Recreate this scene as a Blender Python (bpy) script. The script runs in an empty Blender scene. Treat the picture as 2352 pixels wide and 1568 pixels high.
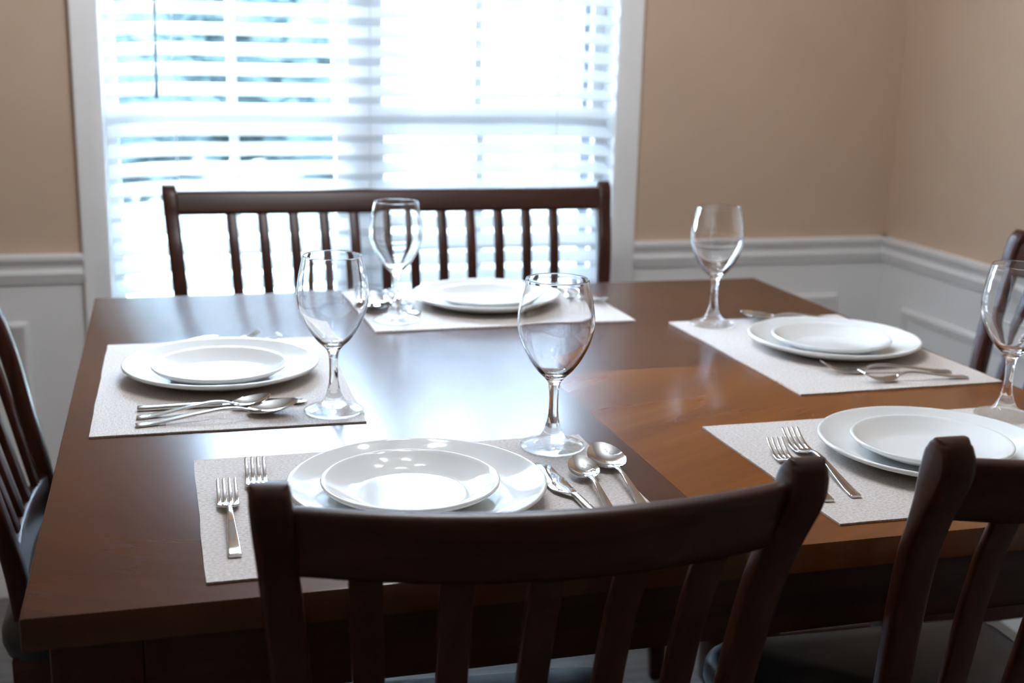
import bpy, bmesh, math, random
from mathutils import Vector, Matrix

random.seed(7)
SC = bpy.context.scene
COL = SC.collection
ZT = 0.91            # height of the table top above the floor
R = math.radians

# ------------------------------------------------------------------ camera
YAW, PITCH, ROLL = 0.2778, 0.2395, 0.0240
fw = Vector((math.sin(YAW)*math.cos(PITCH), math.cos(YAW)*math.cos(PITCH), -math.sin(PITCH)))
rt = Vector((math.cos(YAW), -math.sin(YAW), 0.0))
up = rt.cross(fw)
rt2 = math.cos(ROLL)*rt + math.sin(ROLL)*up
up2 = -math.sin(ROLL)*rt + math.cos(ROLL)*up
cam_data = bpy.data.cameras.new('camera')
cam = bpy.data.objects.new('camera', cam_data)
COL.objects.link(cam)
m = Matrix((( rt2.x, up2.x, -fw.x), (rt2.y, up2.y, -fw.y), (rt2.z, up2.z, -fw.z))).to_4x4()
m.translation = Vector((0.1333, -1.0191, ZT + 0.480))
cam.matrix_world = m
cam_data.sensor_width = 36.0
cam_data.lens = 2826.4*36.0/2352.0
cam_data.clip_start = 0.05
cam_data.dof.use_dof = True
cam_data.dof.focus_distance = 1.33
cam_data.dof.aperture_fstop = 5.0
SC.camera = cam

# ------------------------------------------------------------------ world, exposure
world = bpy.data.worlds.new('overcast_sky')
SC.world = world
world.use_nodes = True
wn = world.node_tree
bg = wn.nodes['Background']
SKY_STRENGTH = 80.0
bg.inputs[0].default_value = (0.66, 0.82, 1.0, 1)
bg.inputs[1].default_value = SKY_STRENGTH
SC.view_settings.view_transform = 'Standard'
SC.view_settings.look = 'None'
SC.view_settings.gamma = 1.0
SC.view_settings.use_curve_mapping = False
SC.view_settings.exposure = 0.08
BULB_STRENGTH = 235.0
try:
    SC.cycles.use_denoising = True
    SC.cycles.max_bounces = 14
    SC.cycles.diffuse_bounces = 6
    SC.cycles.transmission_bounces = 12
    SC.cycles.glossy_bounces = 6
    SC.cycles.sample_clamp_indirect = 60.0
    SC.cycles.caustics_refractive = True
    SC.cycles.caustics_reflective = True
    SC.cycles.blur_glossy = 0.5
except Exception:
    pass

# ------------------------------------------------------------------ materials
def new_mat(name):
    mt = bpy.data.materials.new(name)
    mt.use_nodes = True
    nt = mt.node_tree
    return mt, nt, nt.nodes['Principled BSDF']

def N(nt, kind, **kw):
    n = nt.nodes.new(kind)
    for k, v in kw.items():
        if hasattr(n, k):
            setattr(n, k, v)
        else:
            n.inputs[k].default_value = v
    return n

def ramp(nt, stops):
    n = nt.nodes.new('ShaderNodeValToRGB')
    e = n.color_ramp.elements
    while len(e) < len(stops):
        e.new(0.5)
    for i, (p, c) in enumerate(stops):
        e[i].position = p
        e[i].color = (*c, 1)
    return n

def coords(nt, scale=(1, 1, 1), rot=(0, 0, 0)):
    tc = nt.nodes.new('ShaderNodeTexCoord')
    mp = nt.nodes.new('ShaderNodeMapping')
    mp.inputs['Scale'].default_value = scale
    mp.inputs['Rotation'].default_value = rot
    nt.links.new(tc.outputs['Object'], mp.inputs['Vector'])
    return mp

def bump(nt, b, height_socket, strength, dist):
    bn = nt.nodes.new('ShaderNodeBump')
    bn.inputs['Strength'].default_value = strength
    bn.inputs['Distance'].default_value = dist
    nt.links.new(height_socket, bn.inputs['Height'])
    nt.links.new(bn.outputs['Normal'], b.inputs['Normal'])

def paint(name, col, rough=0.6, bump_s=0.05, var=0.03, spec=0.5):
    mt, nt, b = new_mat(name)
    mp = coords(nt)
    n1 = N(nt, 'ShaderNodeTexNoise', Scale=3.0, Detail=4.0)
    nt.links.new(mp.outputs[0], n1.inputs['Vector'])
    c0 = tuple(x*(1-var) for x in col); c1 = tuple(min(1, x*(1+var)) for x in col)
    rp = ramp(nt, [(0.3, c0), (0.7, c1)])
    nt.links.new(n1.outputs[0], rp.inputs[0])
    nt.links.new(rp.outputs[0], b.inputs['Base Color'])
    b.inputs['Roughness'].default_value = rough
    b.inputs['Specular IOR Level'].default_value = spec
    if bump_s:
        n2 = N(nt, 'ShaderNodeTexNoise', Scale=350.0, Detail=2.0)
        nt.links.new(mp.outputs[0], n2.inputs['Vector'])
        bump(nt, b, n2.outputs[0], bump_s, 0.002)
    return mt

M = {}
M['wall'] = paint('tan_wall_paint', (0.57, 0.425, 0.31), 0.7, 0.12)
M['white'] = paint('white_trim_paint', (0.80, 0.80, 0.79), 0.4, 0.0, 0.01)
M['ceiling'] = paint('ceiling_paint', (0.62, 0.615, 0.60), 0.9, 0.1, 0.02)
M['liner'] = paint('grey_jamb_liner', (0.10, 0.11, 0.14), 0.5, 0.0, 0.02)

def wood(name, dark, light, rough, grain_axis='z', scale=1.0, coat=0.12, bs=0.06):
    mt, nt, b = new_mat(name)
    st = {'x': (2.0, 40, 40), 'y': (40, 2.0, 40), 'z': (40, 40, 2.0)}[grain_axis]
    mp = coords(nt, tuple(s*scale for s in st))
    n1 = N(nt, 'ShaderNodeTexNoise', Scale=1.0, Detail=6.0, Roughness=0.6, Distortion=0.6)
    nt.links.new(mp.outputs[0], n1.inputs['Vector'])
    rp = ramp(nt, [(0.3, dark), (0.75, light)])
    nt.links.new(n1.outputs[0], rp.inputs[0])
    nt.links.new(rp.outputs[0], b.inputs['Base Color'])
    b.inputs['Roughness'].default_value = rough
    b.inputs['Coat Weight'].default_value = coat
    b.inputs['Specular IOR Level'].default_value = 0.28
    b.inputs['Coat Roughness'].default_value = rough*0.8
    bump(nt, b, n1.outputs[0], bs, 0.001)
    return mt

CH_D, CH_L = (0.028, 0.0082, 0.0056), (0.070, 0.0205, 0.0115)
M['chair_v'] = wood('espresso_wood_upright', CH_D, CH_L, 0.33, 'z')
M['chair_h'] = wood('espresso_wood_rail', CH_D, CH_L, 0.33, 'x')
M['bench_h'] = wood('espresso_wood_bench_rail', (0.030, 0.010, 0.007), (0.07, 0.024, 0.013), 0.35, 'x')
M['apron'] = wood('cherry_wood_apron', (0.022, 0.0075, 0.004), (0.062, 0.019, 0.008), 0.36, 'x')
M['table_leg'] = wood('cherry_wood_leg', (0.026, 0.008, 0.004), (0.070, 0.021, 0.008), 0.36, 'z')

def table_wood():
    mt, nt, b = new_mat('cherry_veneer_tabletop')
    L = nt.links
    tc = nt.nodes.new('ShaderNodeTexCoord')
    sp = nt.nodes.new('ShaderNodeSeparateXYZ')
    L.new(tc.outputs['Object'], sp.inputs[0])
    def math_(op, a, bb=None, v=None):
        n = nt.nodes.new('ShaderNodeMath'); n.operation = op
        if hasattr(a, 'links') or hasattr(a, 'is_linked'):
            L.new(a, n.inputs[0])
        else:
            n.inputs[0].default_value = a
        if bb is not None:
            if hasattr(bb, 'is_linked'):
                L.new(bb, n.inputs[1])
            else:
                n.inputs[1].default_value = bb
        return n.outputs[0]
    ax = math_('ABSOLUTE', sp.outputs[0]); ay = math_('ABSOLUTE', sp.outputs[1])
    cb = nt.nodes.new('ShaderNodeCombineXYZ')
    # book-matched quadrants: mirrored coordinates, a different slice in each quadrant
    sx = math_('SIGN', sp.outputs[0]); sy = math_('SIGN', sp.outputs[1])
    L.new(ax, cb.inputs[0]); L.new(ay, cb.inputs[1])
    q = math_('ADD', math_('MULTIPLY', sx, 3.1), math_('MULTIPLY', sy, 7.7))
    L.new(q, cb.inputs[2])
    mp = nt.nodes.new('ShaderNodeMapping')
    mp.inputs['Rotation'].default_value = (0, 0, R(-28))
    mp.inputs['Scale'].default_value = (3.0, 42, 1)
    # rotate first, then stretch
    vr = nt.nodes.new('ShaderNodeVectorRotate'); vr.rotation_type = 'Z_AXIS'
    vr.inputs['Angle'].default_value = R(28)
    L.new(cb.outputs[0], vr.inputs['Vector'])
    mp.inputs['Rotation'].default_value = (0, 0, 0)
    L.new(vr.outputs[0], mp.inputs['Vector'])
    n1 = N(nt, 'ShaderNodeTexNoise', Scale=1.0, Detail=7.0, Roughness=0.62, Distortion=0.15)
    L.new(mp.outputs[0], n1.inputs['Vector'])
    n2 = N(nt, 'ShaderNodeTexNoise', Scale=0.25, Detail=3.0, Roughness=0.5, Distortion=0.3)
    L.new(mp.outputs[0], n2.inputs['Vector'])
    mix = math_('ADD', math_('MULTIPLY', n1.outputs[0], 0.38), math_('MULTIPLY', n2.outputs[0], 0.62))
    rp = ramp(nt, [(0.25, (0.060, 0.0165, 0.0046)), (0.5, (0.100, 0.0290, 0.0068)), (0.75, (0.142, 0.0435, 0.0090))])
    L.new(mix, rp.inputs[0])
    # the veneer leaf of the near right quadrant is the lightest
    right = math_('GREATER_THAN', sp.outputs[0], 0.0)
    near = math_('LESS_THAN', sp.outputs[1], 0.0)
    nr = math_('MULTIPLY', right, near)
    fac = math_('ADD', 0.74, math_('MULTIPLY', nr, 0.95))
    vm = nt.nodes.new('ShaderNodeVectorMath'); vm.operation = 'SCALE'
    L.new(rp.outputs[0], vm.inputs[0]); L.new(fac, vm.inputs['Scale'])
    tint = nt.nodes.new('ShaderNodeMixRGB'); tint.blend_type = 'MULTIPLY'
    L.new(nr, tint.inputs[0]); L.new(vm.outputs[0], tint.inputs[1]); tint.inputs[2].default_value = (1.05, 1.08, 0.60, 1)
    L.new(tint.outputs[0], b.inputs['Base Color'])
    b.inputs['Roughness'].default_value = 0.26
    b.inputs['Specular IOR Level'].default_value = 0.55
    b.inputs['Coat Weight'].default_value = 0.05
    b.inputs['Coat Roughness'].default_value = 0.12
    mp2 = nt.nodes.new('ShaderNodeMapping'); mp2.inputs['Scale'].default_value = (30, 420, 1)
    L.new(vr.outputs[0], mp2.inputs['Vector'])
    n3 = N(nt, 'ShaderNodeTexNoise', Scale=1.0, Detail=3.0)
    L.new(mp2.outputs[0], n3.inputs['Vector'])
    bump(nt, b, n3.outputs[0], 0.035, 0.0005)
    return mt
M['tabletop'] = table_wood()

def leather():
    mt, nt, b = new_mat('black_leather')
    mp = coords(nt)
    v = N(nt, 'ShaderNodeTexVoronoi', Scale=420.0)
    nt.links.new(mp.outputs[0], v.inputs['Vector'])
    b.inputs['Base Color'].default_value = (0.010, 0.014, 0.022, 1)
    b.inputs['Roughness'].default_value = 0.36
    bump(nt, b, v.outputs['Distance'], 0.12, 0.001)
    return mt
M['leather'] = leather()

def mat_weave():
    mt, nt, b = new_mat('woven_oatmeal_mat')
    L = nt.links
    mp = coords(nt)
    wv = N(nt, 'ShaderNodeTexWave', Scale=190.0, Distortion=4.0, Detail=2.0)
    wv.inputs['Detail Scale'].default_value = 3.0
    wv.wave_type = 'BANDS'; wv.bands_direction = 'Y'
    L.new(mp.outputs[0], wv.inputs['Vector'])
    mp2 = coords(nt, (260, 420, 1))
    n1 = N(nt, 'ShaderNodeTexNoise', Scale=1.0, Detail=3.0, Roughness=0.6)
    L.new(mp2.outputs[0], n1.inputs['Vector'])
    mx = nt.nodes.new('ShaderNodeMath'); mx.operation = 'MULTIPLY_ADD'
    L.new(wv.outputs['Fac'], mx.inputs[0]); mx.inputs[1].default_value = 0.22
    L.new(n1.outputs[0], mx.inputs[2])
    rp = ramp(nt, [(0.35, (0.36, 0.315, 0.285)), (0.6, (0.60, 0.545, 0.505)), (0.9, (0.74, 0.69, 0.65))])
    L.new(mx.outputs[0], rp.inputs[0])
    L.new(rp.outputs[0], b.inputs['Base Color'])
    b.inputs['Roughness'].default_value = 0.75
    b.inputs['Specular IOR Level'].default_value = 0.3
    bump(nt, b, mx.outputs[0], 0.55, 0.0012)
    return mt
M['mat'] = mat_weave()

def china():
    mt, nt, b = new_mat('white_porcelain')
    mp = coords(nt)
    n = N(nt, 'ShaderNodeTexNoise', Scale=14.0, Detail=1.0)
    nt.links.new(mp.outputs[0], n.inputs['Vector'])
    b.inputs['Base Color'].default_value = (0.75, 0.77, 0.76, 1)
    b.inputs['Roughness'].default_value = 0.07
    b.inputs['Coat Weight'].default_value = 0.0
    b.inputs['Coat Roughness'].default_value = 0.03
    bump(nt, b, n.outputs[0], 0.06, 0.004)
    return mt
M['china'] = china()

def steel():
    mt, nt, b = new_mat('polished_steel')
    mp = coords(nt)
    n = N(nt, 'ShaderNodeTexNoise', Scale=60.0, Detail=2.0)
    nt.links.new(mp.outputs[0], n.inputs['Vector'])
    rp = ramp(nt, [(0.3, (0.045,)*3), (0.7, (0.09,)*3)])
    nt.links.new(n.outputs[0], rp.inputs[0])
    nt.links.new(rp.outputs[0], b.inputs['Roughness'])
    b.inputs['Base Color'].default_value = (0.64, 0.635, 0.62, 1)
    b.inputs['Metallic'].default_value = 1.0
    return mt
M['steel'] = steel()

def glass(name, ior=1.5, col=(1, 1, 1), rough=0.0):
    mt, nt, b = new_mat(name)
    b.inputs['Base Color'].default_value = (*col, 1)
    b.inputs['Transmission Weight'].default_value = 1.0
    b.inputs['Roughness'].default_value = rough
    b.inputs['IOR'].default_value = ior
    return mt
M['glass'] = glass('clear_glass', 1.5, (0.985, 0.99, 0.995))
def thin_glass(name, part):
    mt = glass(name, 1.5, (0.985, 0.99, 0.995))
    nt = mt.node_tree; b = nt.nodes['Principled BSDF']; out = nt.nodes['Material Output']
    t = N(nt, 'ShaderNodeBsdfTransparent'); t.inputs[0].default_value = (0.985, 0.99, 0.99, 1)
    mx = nt.nodes.new('ShaderNodeMixShader'); mx.inputs[0].default_value = part
    nt.links.new(b.outputs[0], mx.inputs[1]); nt.links.new(t.outputs[0], mx.inputs[2])
    nt.links.new(mx.outputs[0], out.inputs[0])
    return mt
M['glass_base'] = thin_glass('clear_glass_base', 0.45)

def pane_glass():
    mt, nt, b = new_mat('window_pane_glass')
    nt.nodes.remove(b)
    out = nt.nodes['Material Output']
    t = N(nt, 'ShaderNodeBsdfTransparent'); t.inputs[0].default_value = (0.96, 0.98, 1.0, 1)
    g = N(nt, 'ShaderNodeBsdfGlossy'); g.inputs['Roughness'].default_value = 0.02
    fr = N(nt, 'ShaderNodeFresnel'); fr.inputs[0].default_value = 1.45
    mx = nt.nodes.new('ShaderNodeMixShader')
    nt.links.new(fr.outputs[0], mx.inputs[0])
    nt.links.new(t.outputs[0], mx.inputs[1]); nt.links.new(g.outputs[0], mx.inputs[2])
    nt.links.new(mx.outputs[0], out.inputs[0])
    return mt
M['pane'] = pane_glass()

def screen_mesh():
    mt, nt, b = new_mat('insect_screen_mesh')
    out = nt.nodes['Material Output']
    b.inputs['Base Color'].default_value = (0.30, 0.31, 0.33, 1)
    t = N(nt, 'ShaderNodeBsdfTransparent')
    tl = N(nt, 'ShaderNodeBsdfTranslucent'); tl.inputs[0].default_value = (0.30, 0.31, 0.33, 1)
    m1 = nt.nodes.new('ShaderNodeMixShader'); m1.inputs[0].default_value = 0.5
    nt.links.new(b.outputs[0], m1.inputs[1]); nt.links.new(tl.outputs[0], m1.inputs[2])
    mx = nt.nodes.new('ShaderNodeMixShader'); mx.inputs[0].default_value = 0.45
    nt.links.new(t.outputs[0], mx.inputs[1]); nt.links.new(m1.outputs[0], mx.inputs[2])
    nt.links.new(mx.outputs[0], out.inputs[0])
    return mt
M['screen'] = screen_mesh()

def slat_vinyl():
    mt, nt, b = new_mat('white_vinyl_slat')
    out = nt.nodes['Material Output']
    b.inputs['Base Color'].default_value = (0.88, 0.89, 0.90, 1)
    b.inputs['Roughness'].default_value = 0.45
    tl = N(nt, 'ShaderNodeBsdfTranslucent'); tl.inputs[0].default_value = (0.94, 0.96, 0.98, 1)
    mx = nt.nodes.new('ShaderNodeMixShader'); mx.inputs[0].default_value = 0.6
    nt.links.new(b.outputs[0], mx.inputs[1]); nt.links.new(tl.outputs[0], mx.inputs[2])
    nt.links.new(mx.outputs[0], out.inputs[0])
    return mt
M['slat'] = slat_vinyl()

def simple(name, col, rough=0.5, metal=0.0, emit=None, estr=0.0):
    mt, nt, b = new_mat(name)
    b.inputs['Base Color'].default_value = (*col, 1)
    b.inputs['Roughness'].default_value = rough
    b.inputs['Metallic'].default_value = metal
    if emit:
        b.inputs['Emission Color'].default_value = (*emit, 1)
        b.inputs['Emission Strength'].default_value = estr
    return mt
M['wand'] = simple('smoky_plastic_wand', (0.10, 0.13, 0.15), 0.3)
M['cord'] = simple('white_cord', (0.75, 0.78, 0.8), 0.8)
M['bronze'] = simple('dark_bronze', (0.06, 0.045, 0.035), 0.35, 1.0)
M['bulb'] = simple('warm_bulb', (1, 0.9, 0.75), 0.4, 0.0, (0.90, 0.94, 1.0), BULB_STRENGTH)

def floor_mat():
    mt, nt, b = new_mat('grey_floor_planks')
    L = nt.links
    mp = coords(nt)
    br = N(nt, 'ShaderNodeTexBrick', Scale=1.0)
    br.inputs['Brick Width'].default_value = 1.1
    br.inputs['Row Height'].default_value = 0.16
    br.inputs['Mortar Size'].default_value = 0.003
    br.inputs['Color1'].default_value = (0.17, 0.155, 0.145, 1)
    br.inputs['Color2'].default_value = (0.23, 0.21, 0.20, 1)
    br.inputs['Mortar'].default_value = (0.12, 0.11, 0.10, 1)
    L.new(mp.outputs[0], br.inputs['Vector'])
    mp2 = coords(nt, (3, 45, 1))
    n = N(nt, 'ShaderNodeTexNoise', Scale=1.0, Detail=6.0)
    L.new(mp2.outputs[0], n.inputs['Vector'])
    rp = ramp(nt, [(0.3, (0.7, 0.7, 0.7)), (0.7, (1.1, 1.1, 1.1))])
    L.new(n.outputs[0], rp.inputs[0])
    mx = nt.nodes.new('ShaderNodeMixRGB'); mx.blend_type = 'MULTIPLY'; mx.inputs[0].default_value = 1
    L.new(br.outputs[0], mx.inputs[1]); L.new(rp.outputs[0], mx.inputs[2])
    L.new(mx.outputs[0], b.inputs['Base Color'])
    b.inputs['Roughness'].default_value = 0.45
    return mt
M['floor'] = floor_mat()

def noisy(name, c0, c1, scale, rough=0.9):
    mt, nt, b = new_mat(name)
    mp = coords(nt)
    n = N(nt, 'ShaderNodeTexNoise', Scale=scale, Detail=5.0, Roughness=0.7)
    nt.links.new(mp.outputs[0], n.inputs['Vector'])
    rp = ramp(nt, [(0.35, c0), (0.65, c1)])
    nt.links.new(n.outputs[0], rp.inputs[0])
    nt.links.new(rp.outputs[0], b.inputs['Base Color'])
    b.inputs['Roughness'].default_value = rough
    return mt
M['lawn'] = noisy('lawn_grass', (0.06, 0.075, 0.055), (0.10, 0.115, 0.09), 6.0)
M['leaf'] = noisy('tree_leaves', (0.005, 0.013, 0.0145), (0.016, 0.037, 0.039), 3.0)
M['siding'] = noisy('grey_siding', (0.020, 0.021, 0.024), (0.03, 0.031, 0.035), 2.0)
M['roof'] = noisy('roof_shingles', (0.03, 0.028, 0.03), (0.06, 0.056, 0.055), 9.0)
M['leaf_pale'] = noisy('added_tree_leaves', (0.10, 0.135, 0.16), (0.17, 0.215, 0.245), 3.0)  # leaves of the added trees, kept pale to brighten the tabletop's window reflection
M['bark'] = noisy('tree_bark', (0.06, 0.045, 0.035), (0.14, 0.11, 0.09), 12.0)

# ------------------------------------------------------------------ mesh helpers
def link(name, bm, mat, parent=None, smooth=True, sharp_angle=None):
    me = bpy.data.meshes.new(name)
    bm.normal_update()
    bm.to_mesh(me); bm.free()
    me.materials.append(mat)
    if smooth:
        for pl in me.polygons:
            pl.use_smooth = True
    if sharp_angle is not None:
        try:
            me.set_sharp_from_angle(angle=R(sharp_angle))
        except Exception:
            pass
    o = bpy.data.objects.new(name, me)
    COL.objects.link(o)
    if parent:
        o.parent = parent
    return o

def empty(name, loc=(0, 0, 0), rz=0.0):
    o = bpy.data.objects.new(name, None)
    o.empty_display_size = 0.05
    o.location = loc; o.rotation_euler = (0, 0, rz)
    COL.objects.link(o)
    return o

def tag(o, label, cat, group=None, kind=None):
    o['label'] = label; o['category'] = cat
    if group: o['group'] = group
    if kind: o['kind'] = kind
    return o

def copy_tree(o, parent=None):
    c = o.copy(); COL.objects.link(c)
    if parent: c.parent = parent
    for ch in o.children:
        copy_tree(ch, c)
    return c

def add_box(bm, lo, hi, bev=0.0, seg=2):
    t = bmesh.new()
    bmesh.ops.create_cube(t, size=1.0)
    for v in t.verts:
        v.co = Vector([lo[i] + (v.co[i]+0.5)*(hi[i]-lo[i]) for i in range(3)])
    if bev > 0:
        bmesh.ops.bevel(t, geom=list(t.edges), offset=bev, segments=seg, affect='EDGES', profile=0.5)
    me = bpy.data.meshes.new('tmp'); t.to_mesh(me); t.free()
    bm.from_mesh(me); bpy.data.meshes.remove(me)

def box_obj(name, lo, hi, mat, parent=None, bev=0.0, seg=2):
    bm = bmesh.new(); add_box(bm, lo, hi, bev, seg)
    return link(name, bm, mat, parent, True, 40)

def catmull(pts, n):
    out = []
    P = [Vector(p) for p in pts]
    for i in range(len(P)-1):
        p0 = P[i-1] if i > 0 else P[i]*2-P[i+1]
        p1, p2 = P[i], P[i+1]
        p3 = P[i+2] if i+2 < len(P) else P[i+1]*2-P[i]
        for k in range(n):
            t = k/n
            out.append(0.5*((2*p1)+(p2-p0)*t+(2*p0-5*p1+4*p2-p3)*t*t+(3*p1-p0-3*p2+p3)*t**3))
    out.append(P[-1])
    return out

def lathe(bm, prof, seg=72):
    rings = []
    for p in prof:
        r, z = p[0], p[1]
        if r < 1e-6:
            rings.append([bm.verts.new((0, 0, z))])
        else:
            rings.append([bm.verts.new((r*math.cos(2*math.pi*j/seg), r*math.sin(2*math.pi*j/seg), z)) for j in range(seg)])
    for a, b in zip(rings[:-1], rings[1:]):
        for j in range(seg):
            k = (j+1) % seg
            if len(a) == 1 and len(b) == 1:
                continue
            if len(a) == 1:
                bm.faces.new((a[0], b[k], b[j]))
            elif len(b) == 1:
                bm.faces.new((a[j], a[k], b[0]))
            else:
                bm.faces.new((a[j], a[k], b[k], b[j]))

def loft(bm, sections, cap=True, closed=True):
    """sections: list of equal-length vertex rings"""
    rings = [[bm.verts.new(c) for c in s] for s in sections]
    n = len(rings[0])
    for a, b in zip(rings[:-1], rings[1:]):
        for j in range(n if closed else n-1):
            k = (j+1) % n
            bm.faces.new((a[j], a[k], b[k], b[j]))
    if cap:
        bm.faces.new(list(reversed(rings[0])))
        bm.faces.new(rings[-1])
    bmesh.ops.recalc_face_normals(bm, faces=bm.faces)

def rrect(w, h, r, n=3):
    """rounded rectangle outline centred at 0"""
    r = min(r, w/2*0.98, h/2*0.98)
    out = []
    for cx, cy, a0 in ((w/2-r, h/2-r, 0), (-w/2+r, h/2-r, 90), (-w/2+r, -h/2+r, 180), (w/2-r, -h/2+r, 270)):
        for k in range(n+1):
            a = R(a0+90*k/n)
            out.append((cx+r*math.cos(a), cy+r*math.sin(a)))
    return out

def prism(bm, outline, axis, a, b):
    """extrude a closed 2D outline along an axis from a to b. axis 'x': outline is (y,z)."""
    def mk(u, v, t):
        return {'x': (t, u, v), 'y': (u, t, v), 'z': (u, v, t)}[axis]
    loft(bm, [[mk(u, v, a) for u, v in outline], [mk(u, v, b) for u, v in outline]])

def interp(tab, z):
    for (z0, *a), (z1, *b) in zip(tab[:-1], tab[1:]):
        lo, hi = min(z0, z1), max(z0, z1)
        if lo <= z <= hi:
            t = (z-z0)/(z1-z0)
            return [x+(y-x)*t for x, y in zip(a, b)]
    return list(tab[0][1:]) if abs(z-tab[0][0]) < abs(z-tab[-1][0]) else list(tab[-1][1:])

# ------------------------------------------------------------------ the room
YW, XR, XL, YF, ZC = 2.08, 2.13, -1.75, -3.6, 2.44
WX0, WX1, WZ0, WZ1 = 0.0, 1.285, 0.50, 2.12     # window opening
RAIL_TOP = ZT - 0.040
def structure(o, label, cat):
    return tag(o, label, cat, kind='structure')

def wall_piece(bm, x0, x1, z0, z1):
    add_box(bm, (x0, YW, z0), (x1, YW+0.14, z1))

# back wall round the window opening; tan above the chair rail, white below
bm = bmesh.new()
wall_piece(bm, XL, WX0-0.01, RAIL_TOP-0.03, ZC); wall_piece(bm, WX1+0.01, XR, RAIL_TOP-0.03, ZC)
wall_piece(bm, WX0-0.01, WX1+0.01, WZ1+0.01, ZC)
wall_back = link('wall_back', bm, M['wall'], None, False)
bm = bmesh.new()
wall_piece(bm, XL, WX0-0.01, 0, RAIL_TOP-0.03); wall_piece(bm, WX1+0.01, XR, 0, RAIL_TOP-0.03)
wall_piece(bm, WX0-0.01, WX1+0.01, 0, WZ0-0.01)
link('wainscot', bm, M['white'], wall_back, False)
structure(wall_back, 'tan painted wall around the window with white wainscot below', 'wall')
wall_right = box_obj('wall_right', (XR, YF, RAIL_TOP-0.03), (XR+0.12, YW+0.14, ZC), M['wall'])
box_obj('wainscot', (XR, YF, 0), (XR+0.12, YW+0.14, RAIL_TOP-0.03), M['white'], wall_right)
structure(wall_right, 'tan painted wall right of the table corner with white wainscot', 'wall')
wall_left = box_obj('wall_left', (XL-0.12, YF, 0), (XL, YW+0.14, ZC), M['wall'])
structure(wall_left, 'tan painted wall on the far left side, out of frame', 'wall')
wall_front = box_obj('wall_front', (XL-0.12, YF-0.12, 0), (XR+0.12, YF, ZC), M['wall'])
structure(wall_front, 'tan painted wall behind the viewer, out of frame', 'wall')
fl = box_obj('floor', (XL-0.12, YF-0.12, -0.1), (XR+0.12, YW+0.14, 0), M['floor'])
structure(fl, 'grey plank floor under the table', 'floor')
ce = box_obj('ceiling', (XL-0.12, YF-0.12, ZC), (XR+0.12, YW+0.14, ZC+0.1), M['ceiling'])
structure(ce, 'white ceiling above the dining table', 'ceiling')

RAILP = [(0, 0), (0.020, 0), (0.0245, -0.003), (0.0255, -0.009), (0.023, -0.017), (0.0165, -0.023), (0.0125, -0.029),
         (0.0125, -0.037), (0.0155, -0.040), (0.018, -0.046), (0.017, -0.053), (0.0125, -0.058), (0.0125, -0.062),
         (0.0085, -0.066), (0.0075, -0.072), (0, -0.074)]
def rail(name, axis, a, b, wallpos, label, prof=RAILP, top=RAIL_TOP, cat='trim'):
    bm = bmesh.new()
    if axis == 'x':
        prism(bm, [(wallpos-d, top+z) for d, z in prof], 'x', a, b)
    else:
        prism(bm, [(wallpos-d, top+z) for d, z in prof], 'y', a, b)
    o = link(name, bm, M['white'], None, True, 35)
    return structure(o, label, cat)
CW = 0.064                                   # casing width
rail('trim_1', 'x', XL, WX0-CW+0.001, YW, 'white moulded chair rail left of the window')
rail('trim_2', 'x', WX1+CW-0.001, XR, YW, 'white moulded chair rail between the window and the corner')
rail('trim_3', 'y', YF, YW, XR, 'white moulded chair rail along the right wall')
BASEP = [(0, 0), (0.006, 0), (0.011, -0.006), (0.013, -0.02), (0.015, -0.026), (0.015, -0.13), (0, -0.13)]
rail('baseboard_back', 'x', XL, XR, YW, 'white baseboard along the foot of the window wall', BASEP, 0.13, 'baseboard')
rail('baseboard_right', 'y', YF, YW, XR, 'white baseboard along the foot of the right wall', BASEP, 0.13, 'baseboard')

def panel_frame(name, axis, a0, a1, z0, z1, wallpos, label):
    """picture-frame moulding applied to the wainscot"""
    w = 0.032
    prof = [(0.0, 0.0), (0.010, 0.002), (0.014, 0.009), (0.011, 0.017), (0.006, 0.024), (0.004, 0.031), (0, 0.032)]
    corners = [(a0, z0, 1, 1), (a1, z0, -1, 1), (a1, z1, -1, -1), (a0, z1, 1, -1)]
    bm = bmesh.new()
    rings = []
    for a, z, sa, sz in corners:
        ring = []
        for d, t in prof:
            aa, zz, pp = a+sa*t, z+sz*t, wallpos-d
            ring.append((aa, pp, zz) if axis == 'x' else (pp, aa, zz))
        rings.append([bm.verts.new(c) for c in ring])
    for i in range(4):
        A, B = rings[i], rings[(i+1) % 4]
        for j in range(len(prof)-1):
            bm.faces.new((A[j], A[j+1], B[j+1], B[j]))
    bmesh.ops.recalc_face_normals(bm, faces=bm.faces)
    o = link(name, bm, M['white'], None, True, 30)
    return structure(o, label, 'trim')
PT = ZT - 0.205
panel_frame('trim_4', 'x', 1.44, 1.985, 0.22, PT, YW, 'white panel moulding on the wainscot between window and corner')
panel_frame('trim_5', 'y', 0.55, 1.952, 0.22, PT-0.020, XR, 'white panel moulding on the right wall wainscot')
panel_frame('trim_6', 'x', -1.2, -0.197, 0.22, PT, YW, 'white panel moulding on the wainscot left of the window')

# ------------------------------------------------------------------ window
win = empty('window_1', ((WX0+WX1)/2, YW, WZ0))
structure(win, 'large double window with white casing behind the blind', 'window')
def wpart(name, bm, mat, parent=win, smooth=False, ang=None):
    o = link(name, bm, mat, None, smooth, ang)
    o.parent = parent
    if parent is win:
        o.matrix_parent_inverse = Matrix.Translation(-Vector(win.location))
    return o
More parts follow.
